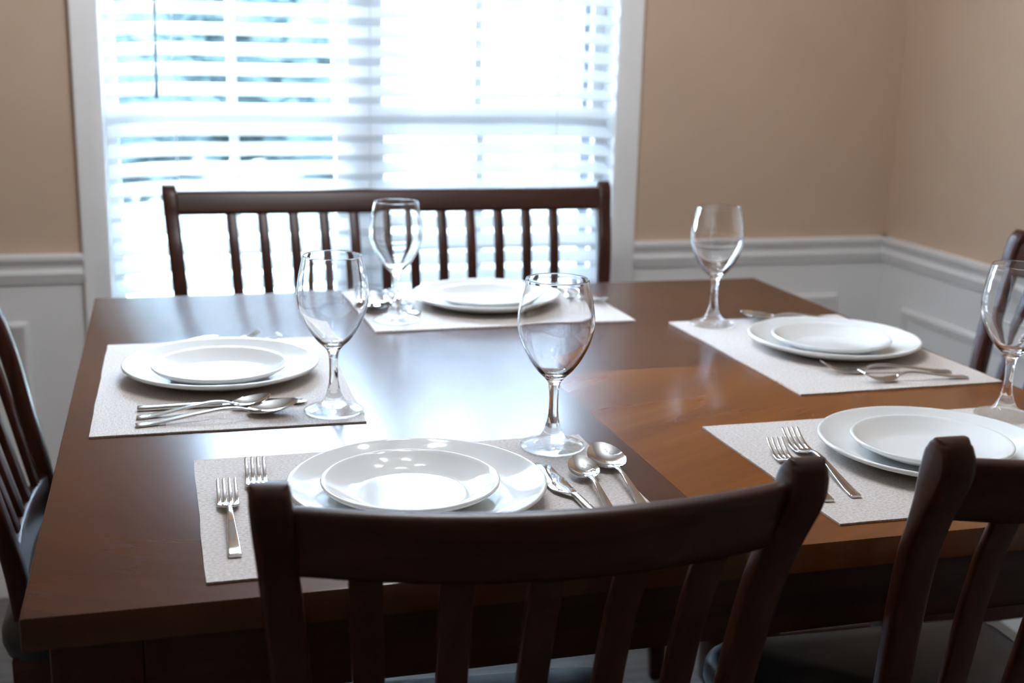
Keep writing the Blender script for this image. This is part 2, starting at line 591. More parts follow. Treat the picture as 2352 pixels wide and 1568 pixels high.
# casing: moulded boards mitred round the opening
CP = [(0.0, 0.006), (0.004, 0.010), (0.010, 0.011), (0.014, 0.0125), (0.030, 0.0165), (0.044, 0.0185), (0.052, 0.020), (0.060, 0.0215), (0.064, 0.017), (0.064, 0.0)]
def casing_side(pts_dir):
    bm = bmesh.new()
    rings = []
    for (x, z, sx, sz) in pts_dir:
        rings.append([(x+sx*t, YW-d, z+sz*t) for t, d in CP])
    loft(bm, rings, cap=True, closed=False) if False else None
    vr = [[bm.verts.new(c) for c in r_] for r_ in rings]
    for A, B in zip(vr[:-1], vr[1:]):
        for j in range(len(CP)-1):
            bm.faces.new((A[j], A[j+1], B[j+1], B[j]))
    bmesh.ops.recalc_face_normals(bm, faces=bm.faces)
    return bm
BL, BR, TR_, TL_ = (WX0, WZ0, -1, -1), (WX1, WZ0, 1, -1), (WX1, WZ1, 1, 1), (WX0, WZ1, -1, 1)
for pr in ((BL, TL_), (TL_, TR_), (TR_, BR), (BR, BL)):
    wpart('casing', casing_side(pr), M['white'], win, True, 35)
# jamb lining of the opening
bm = bmesh.new()
add_box(bm, (WX0-0.012, YW-0.004, WZ0), (WX0, YW+0.14, WZ1)); add_box(bm, (WX1, YW-0.004, WZ0), (WX1+0.012, YW+0.14, WZ1))
add_box(bm, (WX0-0.012, YW-0.004, WZ1), (WX1+0.012, YW+0.14, WZ1+0.012))
wpart('jamb', bm, M['white'])
bm = bmesh.new(); add_box(bm, (WX0-0.012, YW-0.03, WZ0-0.02), (WX1+0.012, YW+0.14, WZ0), 0.004)
wpart('sill', bm, M['white'])
GY = YW + 0.10
bm = bmesh.new(); add_box(bm, (0.588, GY-0.03, WZ0), (0.652, GY+0.035, WZ1))
wpart('mullion', bm, M['white'])
MEET = ZT + 0.275
for (x0, x1, mx, scr) in ((WX0, 0.588, 0.306, False), (0.652, WX1, 0.938, True)):
    for (z0, z1, dy) in ((WZ0, MEET+0.02, -0.016), (MEET-0.02, WZ1, 0.016)):
        bm = bmesh.new()
        y0, y1 = GY+dy-0.014, GY+dy+0.014
        s = 0.030
        add_box(bm, (x0, y0, z0), (x0+s, y1, z1)); add_box(bm, (x1-s, y0, z0), (x1, y1, z1))
        add_box(bm, (x0+s, y0, z0), (x1-s, y1, z0+0.04)); add_box(bm, (x0+s, y0, z1-0.04), (x1-s, y1, z1))
        sash = wpart('sash', bm, M['white'])
        bm = bmesh.new(); add_box(bm, (mx-0.011, y0+0.006, z0+0.04), (mx+0.011, y1-0.006, z1-0.04))
        add_box(bm, (x0+s, y0+0.008, (z0+z1)/2-0.009), (x1-s, y1-0.008, (z0+z1)/2+0.009))
        wpart('muntin', bm, M['white'], sash)
        bm = bmesh.new(); add_box(bm, (x0+s-0.003, GY+dy-0.002, z0+0.035), (x1-s+0.003, GY+dy+0.002, z1-0.035))
        wpart('pane', bm, M['pane'], sash)
    if scr:
        bm = bmesh.new(); add_box(bm, (x0+0.01, GY+0.048, WZ0+0.01), (x1-0.045, GY+0.050, WZ1-0.01))
        wpart('insect_screen', bm, M['screen'])
        bm = bmesh.new(); add_box(bm, (x1-0.045, GY+0.040, WZ0+0.01), (x1-0.016, GY+0.052, WZ1-0.01))
        wpart('screen_track', bm, M['liner'])

# ------------------------------------------------------------------ blind
blind = empty('window_blind', ((WX0+WX1)/2, YW+0.025, WZ1))
tag(blind, 'white horizontal slat blind hanging in the window, half tilted open', 'blind')
BX0, BX1 = WX0+0.006, WX1-0.006
def slat_mesh():
    bm = bmesh.new()
    nx, nu = 48, 8
    w, tilt, crown, th = 0.050, R(31), 0.003, 0.0028
    lx = BX1-BX0
    top = []; bot = []
    for i in range(nx+1):
        x = -lx/2 + lx*i/nx
        dl = max(0.0, (-x - (lx/2-0.17))/0.17); dr = max(0.0, (x-(lx/2-0.15))/0.15)
        droop = -0.009*dl**1.6 - 0.006*dr**1.6
        tr, br = [], []
        for k in range(nu+1):
            u = -w/2 + w*k/nu                       # u<0: room side, lower
            h = crown*(1-(2*u/w)**2)
            for lst, hh in ((tr, h+th/2), (br, h-th/2)):
                y = u*math.cos(tilt) - hh*math.sin(tilt)
                z = u*math.sin(tilt) + hh*math.cos(tilt)
                lst.append(bm.verts.new((x, y, z+droop)))
        top.append(tr); bot.append(br)
    for i in range(nx):
        for k in range(nu):
            bm.faces.new((top[i][k], top[i+1][k], top[i+1][k+1], top[i][k+1]))
            bm.faces.new((bot[i][k], bot[i][k+1], bot[i+1][k+1], bot[i+1][k]))
        bm.faces.new((top[i][0], bot[i][0], bot[i+1][0], top[i+1][0]))
        bm.faces.new((top[i][nu], top[i+1][nu], bot[i+1][nu], bot[i][nu]))
    for e in (0, nx):
        ring = top[e] + list(reversed(bot[e]))
        bm.faces.new(ring if e == 0 else list(reversed(ring)))
    bmesh.ops.recalc_face_normals(bm, faces=bm.faces)
    return bm
PITCH_S = 0.0476
SL0 = ZT + 0.4918 - PITCH_S*16
slat0 = link('slat', slat_mesh(), M['slat'], blind, True, 40)
first = True
k = 0
while True:
    z = SL0 + PITCH_S*k
    if z > WZ1-0.07: break
    if z > WZ0+0.03:
        s = slat0 if first else slat0.copy()
        if not first:
            COL.objects.link(s); s.parent = blind
        first = False
        s.location = (0, 0.0, z-WZ1)
        s.rotation_euler = (random.uniform(-0.02, 0.02), random.uniform(-0.0012, 0.0012), 0)
    k += 1
def bpart(name, bm, mat, smooth=True):
    o = link(name, bm, mat, None, smooth, 40); o.parent = blind
    o.matrix_parent_inverse = Matrix.Translation(-Vector(blind.location))
    return o
bm = bmesh.new(); add_box(bm, (BX0, YW+0.003, WZ1-0.05), (BX1, YW+0.055, WZ1-0.002), 0.002); bpart('headrail', bm, M['slat'])
bm = bmesh.new(); add_box(bm, (BX0, YW+0.003, WZ0+0.002), (BX1, YW+0.052, WZ0+0.018), 0.003); bpart('bottom_rail', bm, M['slat'])
for x in (0.165, 0.635, 1.125):
    bm = bmesh.new()
    for dy in (0.002, 0.048):
        add_box(bm, (x-0.0012, YW+dy-0.001, WZ0+0.01), (x+0.0012, YW+dy+0.001, WZ1-0.03))
    bpart('ladder_cord', bm, M['cord'])
bm = bmesh.new()
a, b_ = Vector((0.1235, YW-0.006, ZT+0.327)), Vector((0.140, YW-0.004, WZ1-0.05))
for i in range(1):
    d = (b_-a)
    secs = []
    for t, rr in ((0, 0.0030), (0.003, 0.0046), (0.06, 0.0046), (0.07, 0.0036), (1, 0.0036)):
        c = a + d*t
        secs.append([(c.x+rr*math.cos(2*math.pi*j/8), c.y+rr*math.sin(2*math.pi*j/8), c.z) for j in range(8)])
    loft(bm, secs)
bpart('tilt_wand', bm, M['wand'])['label'] = 'dark thin tilt wand'

# ------------------------------------------------------------------ outdoors
bm = bmesh.new(); add_box(bm, (-22, YW+0.3, -0.6), (24, 34, -0.4))
structure(link('ground', bm, M['lawn'], None, False), 'pale green lawn outside the window', 'lawn')
def leafy(bm, c, rad, n, size):
    for i in range(n):
        while True:
            v = Vector((random.uniform(-1, 1), random.uniform(-1, 1), random.uniform(-1, 1)))
            if 0.35 < v.length < 1: break
        p = Vector(c) + Vector((v.x*rad[0], v.y*rad[1], v.z*rad[2]))
        q = Matrix.Rotation(random.uniform(0, 6.28), 3, 'Z') @ Matrix.Rotation(random.uniform(0, 3.1), 3, 'X')
        s = size*random.uniform(0.6, 1.3)
        vs = [bm.verts.new(p + q @ Vector(c2)*s) for c2 in ((-.5, 0, 0), (0, -.28, .05), (.6, 0, 0), (0, .28, .05))]
        bm.faces.new(vs)
def tree(loc, h, rad, label):
    t = empty('tree', loc)
    bm = bmesh.new()
    secs = [[(r_*math.cos(a_*math.pi/5), r_*math.sin(a_*math.pi/5), z) for a_ in range(10)] for z, r_ in ((0, .17), (.4, .12), (h*.5, .09), (h*.8, .03))]
    loft(bm, secs); link('trunk', bm, M['bark'], t)
    bm = bmesh.new()
    bmesh.ops.create_icosphere(bm, subdivisions=4, radius=1.0)
    for v in bm.verts:
        n = v.co.normalized()
        k = 0.84 + 0.07*math.sin(5*n.x+loc[0])*math.cos(4*n.z) + 0.05*math.sin(11*n.y+3*n.z)
        v.co = Vector((n.x*k*rad, n.y*k*rad, h*0.56+n.z*k*h*0.44))
    leafy(bm, (0, 0, h*0.56), (rad, rad, h*0.44), 1800, 0.40)
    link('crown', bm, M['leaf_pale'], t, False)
    return tag(t, label, 'tree', None)
def shrub(loc, h, rad, label):
    t = empty('shrub', loc)
    bm = bmesh.new()
    bmesh.ops.create_icosphere(bm, subdivisions=4, radius=1.0)
    for v in bm.verts:
        n = v.co.normalized()
        k = 0.84 + 0.07*math.sin(5*n.x+loc[0])*math.cos(4*n.z) + 0.05*math.sin(11*n.y+3*n.z)
        v.co = Vector((n.x*k*rad, n.y*k*rad*0.8, max(0.02, h*0.5+n.z*k*h*0.5)))
    leafy(bm, (0, 0, h*0.5), (rad, rad*0.8, h*0.5), 1400, 0.26)
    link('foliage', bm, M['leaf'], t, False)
    return tag(t, label, 'shrub', 'shrubs beyond the lawn')
shrub((-2.25, 12.0, -0.4), 2.9, 0.93, 'dark green shrub beyond the lawn behind the left end of the blind')
shrub((-0.1, 12.2, -0.4), 3.0, 0.93, 'dark green shrub beyond the lawn behind the tilt wand of the blind')
shrub((2.05, 12.0, -0.4), 2.9, 0.93, 'dark green shrub beyond the lawn just left of the window mullion')
shrub((-1.2, 14.8, -0.4), 3.1, 1.15, 'dark green shrub in the back row, filling the gap behind the tilt wand')
shrub((1.2, 14.8, -0.4), 3.1, 1.15, 'dark green shrub in the back row, left of the window mullion')
# grey house across the lawn, behind the right half of the blind
hs = empty('house', (7.2, 15.0, -0.4))
bm = bmesh.new(); add_box(bm, (-3.9, 0, 0), (3.9, 5, 3.4)); link('siding', bm, M['siding'], hs, False)
bm = bmesh.new(); prism(bm, [(-0.5, 3.35), (5.5, 3.35), (2.5, 5.4)], 'x', -4.2, 4.2); link('roof', bm, M['roof'], hs, False)
for wx in (-2.2, 0.9):
    bm = bmesh.new(); add_box(bm, (wx-0.5, -0.05, 1.0), (wx+0.5, 0.02, 2.4)); link('window_frame', bm, M['white'], hs, False)
tag(hs, 'grey sided house across the lawn, hazy behind the right half of the blind', 'house')
for tx, ty, th, tr, lab in (  # added trees, put in to hide bright sky from the tabletop reflection
        (-4.4, 18.2, 10.5, 1.9, 'added sky-blocking tall pale leafy tree at the left end of the row behind the shrubs'),
        (-0.2, 18.6, 11.0, 1.9, 'added sky-blocking tall pale leafy tree behind the back row of shrubs, second from the left'),
        (-2.4, 23.0, 13.0, 2.2, 'added sky-blocking tall pale leafy tree in the far row, behind the gap left of the tilt wand'),
        (2.3, 22.6, 13.0, 2.2, 'added sky-blocking tall pale leafy tree in the far row, behind the window mullion'),
        (6.9, 24.2, 13.5, 2.2, 'added sky-blocking tall pale leafy tree behind the middle of the grey house'),
        (5.4, 30.0, 15.5, 2.6, 'added sky-blocking tall pale leafy tree farthest back, behind the left end of the grey house'),
        (11.5, 24.4, 13.0, 2.2, 'added sky-blocking tall pale leafy tree behind the right end of the grey house')):
    tree((tx, ty, -0.4), th, tr, lab)

# ------------------------------------------------------------------ chandelier (over the table, above the frame)
CX, CY, CZ = 0.58, 0.66, 1.90
ch = empty('chandelier', (CX, CY, ZC))
tag(ch, 'dark bronze chandelier with five warm bulbs hanging over the table', 'chandelier')
dz = CZ-ZC
bm = bmesh.new(); lathe(bm, [(0, -0.03), (0.03, -0.03), (0.06, -0.012), (0.065, 0), (0, 0)], 32); link('canopy', bm, M['bronze'], ch)
bm = bmesh.new(); add_box(bm, (-0.006, -0.006, dz), (0.006, 0.006, -0.02)); link('rod', bm, M['bronze'], ch)
bm = bmesh.new(); lathe(bm, [(0, dz-0.06), (0.02, dz-0.05), (0.035, dz-0.02), (0.02, dz+0.03), (0.008, dz+0.08), (0, dz+0.08)], 24); link('hub', bm, M['bronze'], ch)
for i in range(5):
    a_ = 2*math.pi*i/5 + 0.35
    ca, sa = math.cos(a_), math.sin(a_)
    bm = bmesh.new()
    path = catmull([(0.02, 0, dz-0.01), (0.08, 0, dz-0.05), (0.15, 0, dz-0.04), (0.19, 0, dz), (0.19, 0, dz+0.02)], 5)
    secs = []
    for q, p in enumerate(path):
        tdir = (path[min(q+1, len(path)-1)]-path[max(q-1, 0)]).normalized()
        nrm = Vector((-tdir.z, 0, tdir.x))
        secs.append([p + nrm*0.006*math.cos(u*math.pi/4) + Vector((0, 1, 0))*0.006*math.sin(u*math.pi/4) for u in range(8)])
    loft(bm, secs)
    arm = link('arm', bm, M['bronze'], ch); arm.rotation_euler = (0, 0, a_)
    bm = bmesh.new(); lathe(bm, [(0, dz+0.02), (0.016, dz+0.02), (0.026, dz+0.035), (0.022, dz+0.045), (0, dz+0.045)], 20)
    cup = link('socket', bm, M['bronze'], arm); cup.location = (0.19, 0, 0)
    bm = bmesh.new(); lathe(bm, catmull([(0, dz+0.046), (0.014, dz+0.048), (0.022, dz+0.065), (0.031, dz+0.085), (0.026, dz+0.106), (0.012, dz+0.116), (0, dz+0.118)], 4), 24)
    bl = link('bulb', bm, M['bulb'], arm); bl.location = (0.19, 0, 0)
    bl['label'] = 'glowing warm bulb'

# ------------------------------------------------------------------ table
TW, TD = 1.339, 1.333
table = empty('dining_table', (TW/2, TD/2, 0))
tag(table, 'square dark cherry wood dining table with book-matched veneer top set for five', 'table')
bm = bmesh.new()
add_box(bm, (-TW/2, -TD/2, ZT-0.0315), (TW/2, TD/2, ZT), 0.0025, 2)
link('tabletop', bm, M['tabletop'], table, True, 30)
LI, LW, AB = 0.020, 0.078, ZT-0.1065
for sx in (-1, 1):
    for sy in (-1, 1):
        bm = bmesh.new()
        x0, y0 = sx*(TW/2-LI-LW/2), sy*(TD/2-LI-LW/2)
        secs = []
        for z, w in ((ZT-0.0318, LW), (0.55, LW), (0.25, LW*0.86), (0.0, LW*0.72)):
            secs.append([(x0+u, y0+v, z) for u, v in rrect(w, w, 0.003, 2)])
        loft(bm, secs)
        link('leg', bm, M['table_leg'], table, True, 30)
for sy in (-1, 1):
    y = sy*(TD/2-LI-0.012)
    bm = bmesh.new(); add_box(bm, (-TW/2+LI+LW, y-0.011, AB), (TW/2-LI-LW, y+0.011, ZT-0.0317), 0.002)
    link('apron', bm, M['apron'], table, True, 30)
for sx in (-1, 1):
    x = sx*(TW/2-LI-0.012)
    bm = bmesh.new(); add_box(bm, (x-0.011, -TD/2+LI+LW, AB), (x+0.011, TD/2-LI-LW, ZT-0.0317), 0.002)
    link('apron', bm, M['apron'], table, True, 30)

# ------------------------------------------------------------------ chairs and bench
SEAT_Z = ZT - 0.297
# side profile of the back posts: (z above table, front y, back y) in chair coordinates (seat centre = 0, sitter faces +y)
OFF = -0.15
POST = [(-0.910, -0.100, -0.128), (-0.60, -0.066, -0.098), (-0.36, -0.040, -0.074), (-0.24, -0.044, -0.072), (-0.115, -0.064, -0.089),
        (-0.04, -0.075, -0.101), (0.02, -0.088, -0.115), (0.058, -0.101, -0.129), (0.088, -0.110, -0.144), (0.108, -0.114, -0.155),
        (0.124, -0.118, -0.1605), (0.137, -0.122, -0.160), (0.146, -0.1275, -0.156), (0.151, -0.133, -0.151), (0.1535, -0.1385, -0.146)]
def rake(z): return 0.054*(z+0.05) if z > -0.36 else 0.054*(-0.31)
POST = [(z, f_-rake(z), b_-rake(z)) for z, f_, b_ in POST]
POSTS = catmull([(z, f_, b_) for z, f_, b_ in POST], 4)
def halfw(base, z):
    """half of the outer back width: the posts splay outward with height"""
    return base + (z-0.15)*0.0746 if z > -0.36 else base + (-0.51)*0.0746

def cushion(w, d, h, crown=0.012, rc=0.05, n=8):
    """upholstered pad: rounded plan, softly rolled edge, crowned top; z from 0 to h"""
    bm = bmesh.new()
    secs = []
    for z, ins in ((0.0, 0.006), (h*0.30, 0.0), (h*0.62, 0.0005), (h*0.80, 0.005), (h*0.92, 0.013), (h*0.985, 0.024)):
        secs.append([(u, v, z) for u, v in rrect(w-2*ins, d-2*ins, max(0.01, rc-ins), n)])
    for f_ in (0.86, 0.66, 0.42, 0.2, 0.05):
        zz = h*0.985 + crown*(1-f_**2)
        secs.append([(u*f_, v*f_, zz) for u, v in rrect(w-0.048, d-0.048, rc-0.024, n)])
    loft(bm, secs)
    return bm

def build_seating(name, base_half, slat_xs, slat_w, bow, seat_w, bench=False):
    root = empty(name)
    vm = M['chair_v']; hm = M['bench_h'] if bench else M['chair_h']
    T = 0.033
    for s in (-1, 1):
        bm = bmesh.new(); secs = []
        nst = len(POSTS)
        for i, st in enumerate(POSTS):
            z, f_, b_ = st
            xo = s*(halfw(base_half, z)-T/2)
            th = max(0.004, f_-b_)
            shrink = 1.0 if z < 0.14 else (0.97 if z < 0.148 else 0.9)
            secs.append([(xo+u, (f_+b_)/2+OFF+v, ZT+z) for u, v in rrect(T*shrink, th, min(0.007, th*0.3), 3)])
        loft(bm, secs)
        link('back_post', bm, vm, root, True, 50)
    # top rail, bowed backwards
    def yc(z):
        f_, b_ = interp([tuple(p) for p in POST], z)
        return (f_+b_)/2+OFF
    def curved_rail(nm, z0, z1, th, bow_, round_top):
        bm = bmesh.new(); secs = []
        n = 24
        outline = rrect(th, z1-z0, round_top, 3)
        for i in range(n+1):
            t = -1+2*i/n
            sec = []
            for u, v in outline:
                z = (z0+z1)/2+v
                x = t*(halfw(base_half, z)-T+0.004)
                y = yc(z) + u - bow_*(1-t*t)
                sec.append((x, y, ZT+z))
            secs.append(sec)
        loft(bm, secs)
        return link(nm, bm, hm, root, True, 50)
    curved_rail('top_rail', *((0.087, 0.140) if bench else (0.0655, 0.133)), 0.024, bow, 0.010)
    curved_rail('lower_rail', -0.275, -0.222, 0.019, bow*0.3, 0.004)
    for x in slat_xs:
        bm = bmesh.new(); secs = []
        zs = [-0.225, -0.12, -0.04, 0.02, 0.05, 0.070]
        for z in (zs[:-1]+[0.092] if bench else zs):
            k = halfw(base_half, z)/halfw(base_half, 0.08)
            xx = x*k
            t = xx/(halfw(base_half, z)-T)
            bowz = bow*(0.32+0.58*(z+0.225)/0.295)
            secs.append([(xx+u, yc(z)+v-bowz*(1-t*t), ZT+z) for u, v in rrect(slat_w, 0.012, 0.003, 2)])
        loft(bm, secs)
        link('slat', bm, vm, root, True, 40)
    # seat
    dpt = 0.44
    fy = 0.215
    zb = SEAT_Z-0.058
    c = link('seat', cushion(seat_w, dpt, 0.058), M['leather'], root, True, 60)
    c.location = (0, fy-dpt/2, zb)
    c['label'] = 'black leather seat cushion'
    bm = bmesh.new()
    add_box(bm, (-seat_w/2+0.012, fy-dpt+0.015, zb-0.06), (seat_w/2-0.012, fy-0.012, zb+0.002), 0.004)
    link('seat_frame', bm, hm, root, True, 40)
    for s in (-1, 1):
        bm = bmesh.new(); secs = []
        for z, w, dx in ((zb-0.001, 0.042, 0), (0.45, 0.042, 0), (0.1, 0.036, 0.004), (0, 0.032, 0.008)):
            xx = s*(seat_w/2-0.030+dx)
            secs.append([(xx+u, fy-0.034+v+dx, z) for u, v in rrect(w, w, 0.005, 2)])
        loft(bm, secs)
        link('leg', bm, vm, root, True, 40)
    bm = bmesh.new(); add_box(bm, (-seat_w/2+0.03, fy-0.046, 0.21), (seat_w/2-0.03, fy-0.024, 0.25), 0.003)
    link('stretcher', bm, hm, root, True, 40)
    for s in (-1, 1):
        xx = s*(seat_w/2-0.032)
        bm = bmesh.new(); add_box(bm, (xx-0.009, -0.235, 0.26), (xx+0.009, fy-0.046, 0.295), 0.003)
        link('stretcher', bm, hm, root, True, 40)
    return root

chairA = build_seating('dining_chair', 0.2332, [-0.1442, -0.0721, 0.0, 0.0721, 0.1442], 0.0275, 0.0392, 0.445)
chairs = [
    (chairA, (0.4376, 0.1547), R(-4.24), 'dark wood slat-back chair in front, its curved top rail before the near setting'),
    (None, (1.012, 0.155), R(-2.0), 'dark wood slat-back chair cut off by the lower right frame edge, before a plate'),
    (None, (0.119, 0.830), R(-91), 'dark wood slat-back chair along the left table edge, half out of frame'),
    (None, (1.395, 0.735), R(90), 'dark wood slat-back chair on the right side by the panelled wall'),
]
for root, (x, y), rz, lab in chairs:
    c = root or copy_tree(chairA)
    c.location = (x, y, 0); c.rotation_euler = (0, 0, rz)
    tag(c, lab, 'chair', 'dining chairs around the table')
bench = build_seating('bench', 0.5275, [(-5.5+i)*0.0687 for i in range(12)], 0.0235, 0.0, 1.06, True)
bench.location = (0.652, 1.512, 0); bench.rotation_euler = (0, 0, math.pi)
tag(bench, 'dark wood bench with twelve back slats between the table and window', 'bench')

# ------------------------------------------------------------------ place settings
MT = 0.0022
def placemat_mesh():
    bm = bmesh.new()
    w, d = 0.468, 0.338
    nx, ny = 60, 44
    def edge(t, seed): return 0.0004*math.sin(t*31+seed)+0.0002*math.sin(t*73+seed*2)
    top = [[None]*(ny+1) for _ in range(nx+1)]; bot = [[None]*(ny+1) for _ in range(nx+1)]
    for i in range(nx+1):
        for j in range(ny+1):
            x = -w/2+w*i/nx; y = -d/2+d*j/ny
            ex = edge(y, 1.0) if i in (0, nx) else 0
            ey = edge(x, 2.0) if j in (0, ny) else 0
            top[i][j] = bm.verts.new((x+ex, y+ey, MT)); bot[i][j] = bm.verts.new((x+ex, y+ey, 0))
    for i in range(nx):
        for j in range(ny):
            bm.faces.new((top[i][j], top[i+1][j], top[i+1][j+1], top[i][j+1]))
            bm.faces.new((bot[i][j], bot[i][j+1], bot[i+1][j+1], bot[i+1][j]))
        bm.faces.new((bot[i][0], bot[i+1][0], top[i+1][0], top[i][0]))
        bm.faces.new((bot[i+1][ny], bot[i][ny], top[i][ny], top[i+1][ny]))
    for j in range(ny):
        bm.faces.new((bot[0][j+1], bot[0][j], top[0][j], top[0][j+1]))
        bm.faces.new((bot[nx][j], bot[nx][j+1], top[nx][j+1], top[nx][j]))
    return bm
def plate_mesh(rad, h, foot, well):
    """coupe plate: foot ring, curved underside, rounded lip, smooth rise from a flat well"""
    t = 0.0042
    prof = [(0, 0.0022), (foot-0.006, 0.0022), (foot-0.004, 0.0004), (foot, 0.0), (foot+0.003, 0.0016)]
    for i in range(1, 9):
        u = i/8
        r_ = foot+0.003+(rad-0.0025-foot-0.003)*u
        prof.append((r_, 0.0016+(h-0.0055-0.0016)*u**1.45))
    prof += [(rad-0.0004, h-0.0035), (rad, h-0.0018), (rad-0.0009, h-0.0004), (rad-0.0026, h), (rad-0.0048, h-0.0010)]
    for i in range(1, 15):
        u = 1-i/14
        r_ = well+(rad-0.0048-well)*u
        prof.append((r_, 0.0052+(h-0.0010-0.0052)*u**1.55))
    prof += [(well*0.97, 0.00515), (well*0.8, 0.0050), (well*0.5, 0.0049), (0, 0.0049)]
    bm = bmesh.new(); lathe(bm, prof, 96)
    return bm
GP = [(0.0054, 0.05)]
FOOT = [(0, 0.0012), (0.020, 0.0010), (0.034, 0.0), (0.0375, 0.0002), (0.0393, 0.0016), (0.0390, 0.0032), (0.0365, 0.0046), (0.0300, 0.0066),
        (0.0225, 0.0090), (0.0172, 0.0125), (0.0128, 0.0185), (0.0092, 0.0270)]
STEM = [(0.0092, 0.0270), (0.0068, 0.0370), (0.0057, 0.0480), (0.0055, 0.060), (0.0060, 0.0710), (0.0070, 0.0790)]
BOWL_O = [(0.0070, 0.0790), (0.0092, 0.0838), (0.0140, 0.0890), (0.0225, 0.0975), (0.0325, 0.1120), (0.0400, 0.1275), (0.0446, 0.1420), (0.0462, 0.1545),
          (0.0452, 0.1690), (0.0424, 0.1860), (0.0386, 0.2030), (0.0376, 0.2070)]
BOWL_I = [(0.0370, 0.2077), (0.0364, 0.2070), (0.0374, 0.2030), (0.0411, 0.1860), (0.0438, 0.1690), (0.0447, 0.1545), (0.0431, 0.1420), (0.0384, 0.1283),
          (0.0306, 0.1138), (0.0205, 0.1005), (0.0110, 0.0930), (0.0, 0.0908)]
def wine_glass():
    g = empty('wine_glass')
    bm = bmesh.new(); lathe(bm, catmull(FOOT, 4)); link('base', bm, M['glass_base'], g)
    bm = bmesh.new(); lathe(bm, catmull(STEM, 5)); link('stem', bm, M['glass'], g)
    bm = bmesh.new(); lathe(bm, catmull(BOWL_O+BOWL_I, 4)); link('bowl', bm, M['glass'], g)
    return g

# cutlery: y runs from the handle end (0) to the tip, z is up, lying on the mat
def strip(bm, st, n=3, rr=0.45):
    """st: (y, z, width, thickness, [x])"""
    secs = []
    for i, s in enumerate(st):
        y, z, w, t = s[:4]; x = s[4] if len(s) > 4 else 0
        a = st[max(0, i-1)]; b_ = st[min(len(st)-1, i+1)]
        tv = Vector((0, b_[0]-a[0], b_[1]-a[1])).normalized()
        nv = Vector((0, -tv.z, tv.y))
        secs.append([Vector((x+u, y, z)) + nv*v for u, v in rrect(w, t, min(w, t)*rr, n)])
    loft(bm, secs)
def smooth_stations(st, n=5):
    import itertools
    out = []
    A = catmull([(s[0], s[1], s[2]) for s in st], n); B = catmull([(s[0], s[3], 0) for s in st], n)
    return [(a_[0], a_[1], max(0.0006, a_[2]), max(0.0006, b_[1])) for a_, b_ in zip(A, B)]
HANDLE = [(0.0, 0.0022, 0.0115, 0.0026), (0.004, 0.0024, 0.0130, 0.0030), (0.02, 0.0030, 0.0122, 0.0030), (0.05, 0.0065, 0.0098, 0.0030), (0.08, 0.0105, 0.0074, 0.0034),
          (0.105, 0.0128, 0.0058, 0.0038), (0.122, 0.0120, 0.0054, 0.0036), (0.134, 0.0085, 0.0060, 0.0030)]
def fork(scale):
    f_ = empty('fork')
    L = scale
    bm = bmesh.new(); strip(bm, smooth_stations([(y*L, z, w, t) for y, z, w, t in HANDLE]))
    link('handle', bm, M['steel'], f_, True, 60)
    # head: curved plate with four tines
    bm = bmesh.new()
    hw = 0.0245*(0.6+0.4*L)
    y0 = 0.131*L
    strip(bm, smooth_stations([(y0, 0.0088, 0.0058, 0.0028), (y0+0.008, 0.0062, hw*0.72, 0.0022), (y0+0.014, 0.0046, hw*0.98, 0.0020), (y0+0.022*L, 0.0036, hw, 0.0019), (y0+0.027*L, 0.0034, hw, 0.0018)], 3))
    for i in range(4):
        x = (i-1.5)*hw*0.262
        st = []
        for t, z in ((0, 0.0034), (0.25, 0.0042), (0.5, 0.0066), (0.75, 0.0110), (0.93, 0.0156), (1.0, 0.0172)):
            y = y0+0.026*L + 0.046*L*t
            w = hw*0.205*(1-0.30*t) if t < 0.95 else hw*0.08
            st.append((y, z, w, 0.0019 if t < 0.95 else 0.001, x))
        strip(bm, st, 2)
    link('tines', bm, M['steel'], f_, True, 50)
    return f_
def spoon(length, bl, bw, dep):
    s = empty('spoon')
    hl = length-bl
    k = hl/0.134
    bm = bmesh.new()
    strip(bm, smooth_stations([(y*k, z, w, t) for y, z, w, t in HANDLE[:-1]] + [(0.134*k, 0.0095, 0.0062, 0.0026), (0.140*k, 0.0085, 0.0075, 0.0018)]))
    link('handle', bm, M['steel'], s, True, 60)
    bm = bmesh.new()
    nr, na = 12, 40
    def surf(r_, a_, off):
        cx = math.cos(a_); sy = math.sin(a_)
        egg = 1.0 + 0.16*(-sy)*0.6                     # wider towards the handle side of the middle
        x = bw/2*r_*cx*(1.0+0.10*(-sy))
        y = hl + bl/2 + bl/2*r_*sy
        tip = (y-hl)/bl
        rim = 0.0072 + 0.0085*tip**1.4
        z = rim - dep*(1-r_**2.0) - 0.35*(rim-0.0085)*(1-r_**2)
        return (x, y, max(z, 0.0009)+off)
    for off, flip in ((0.0012, False), (0.0, True)):
        rings = [[bm.verts.new(surf(0, 0, off))]]
        for i in range(1, nr+1):
            rings.append([bm.verts.new(surf(i/nr, 2*math.pi*j/na, off)) for j in range(na)])
        for i in range(nr):
            for j in range(na):
                k2 = (j+1) % na
                if i == 0:
                    vs = (rings[0][0], rings[1][j], rings[1][k2])
                else:
                    vs = (rings[i][j], rings[i+1][j], rings[i+1][k2], rings[i][k2])
                bm.faces.new(vs if not flip else tuple(reversed(vs)))
        if not flip: edge_t = rings[-1]
        else: edge_b = rings[-1]
    for j in range(na):
        k2 = (j+1) % na
        bm.faces.new((edge_b[j], edge_b[k2], edge_t[k2], edge_t[j]))
    bmesh.ops.recalc_face_normals(bm, faces=bm.faces)
    link('bowl', bm, M['steel'], s, True, 70)
    return s
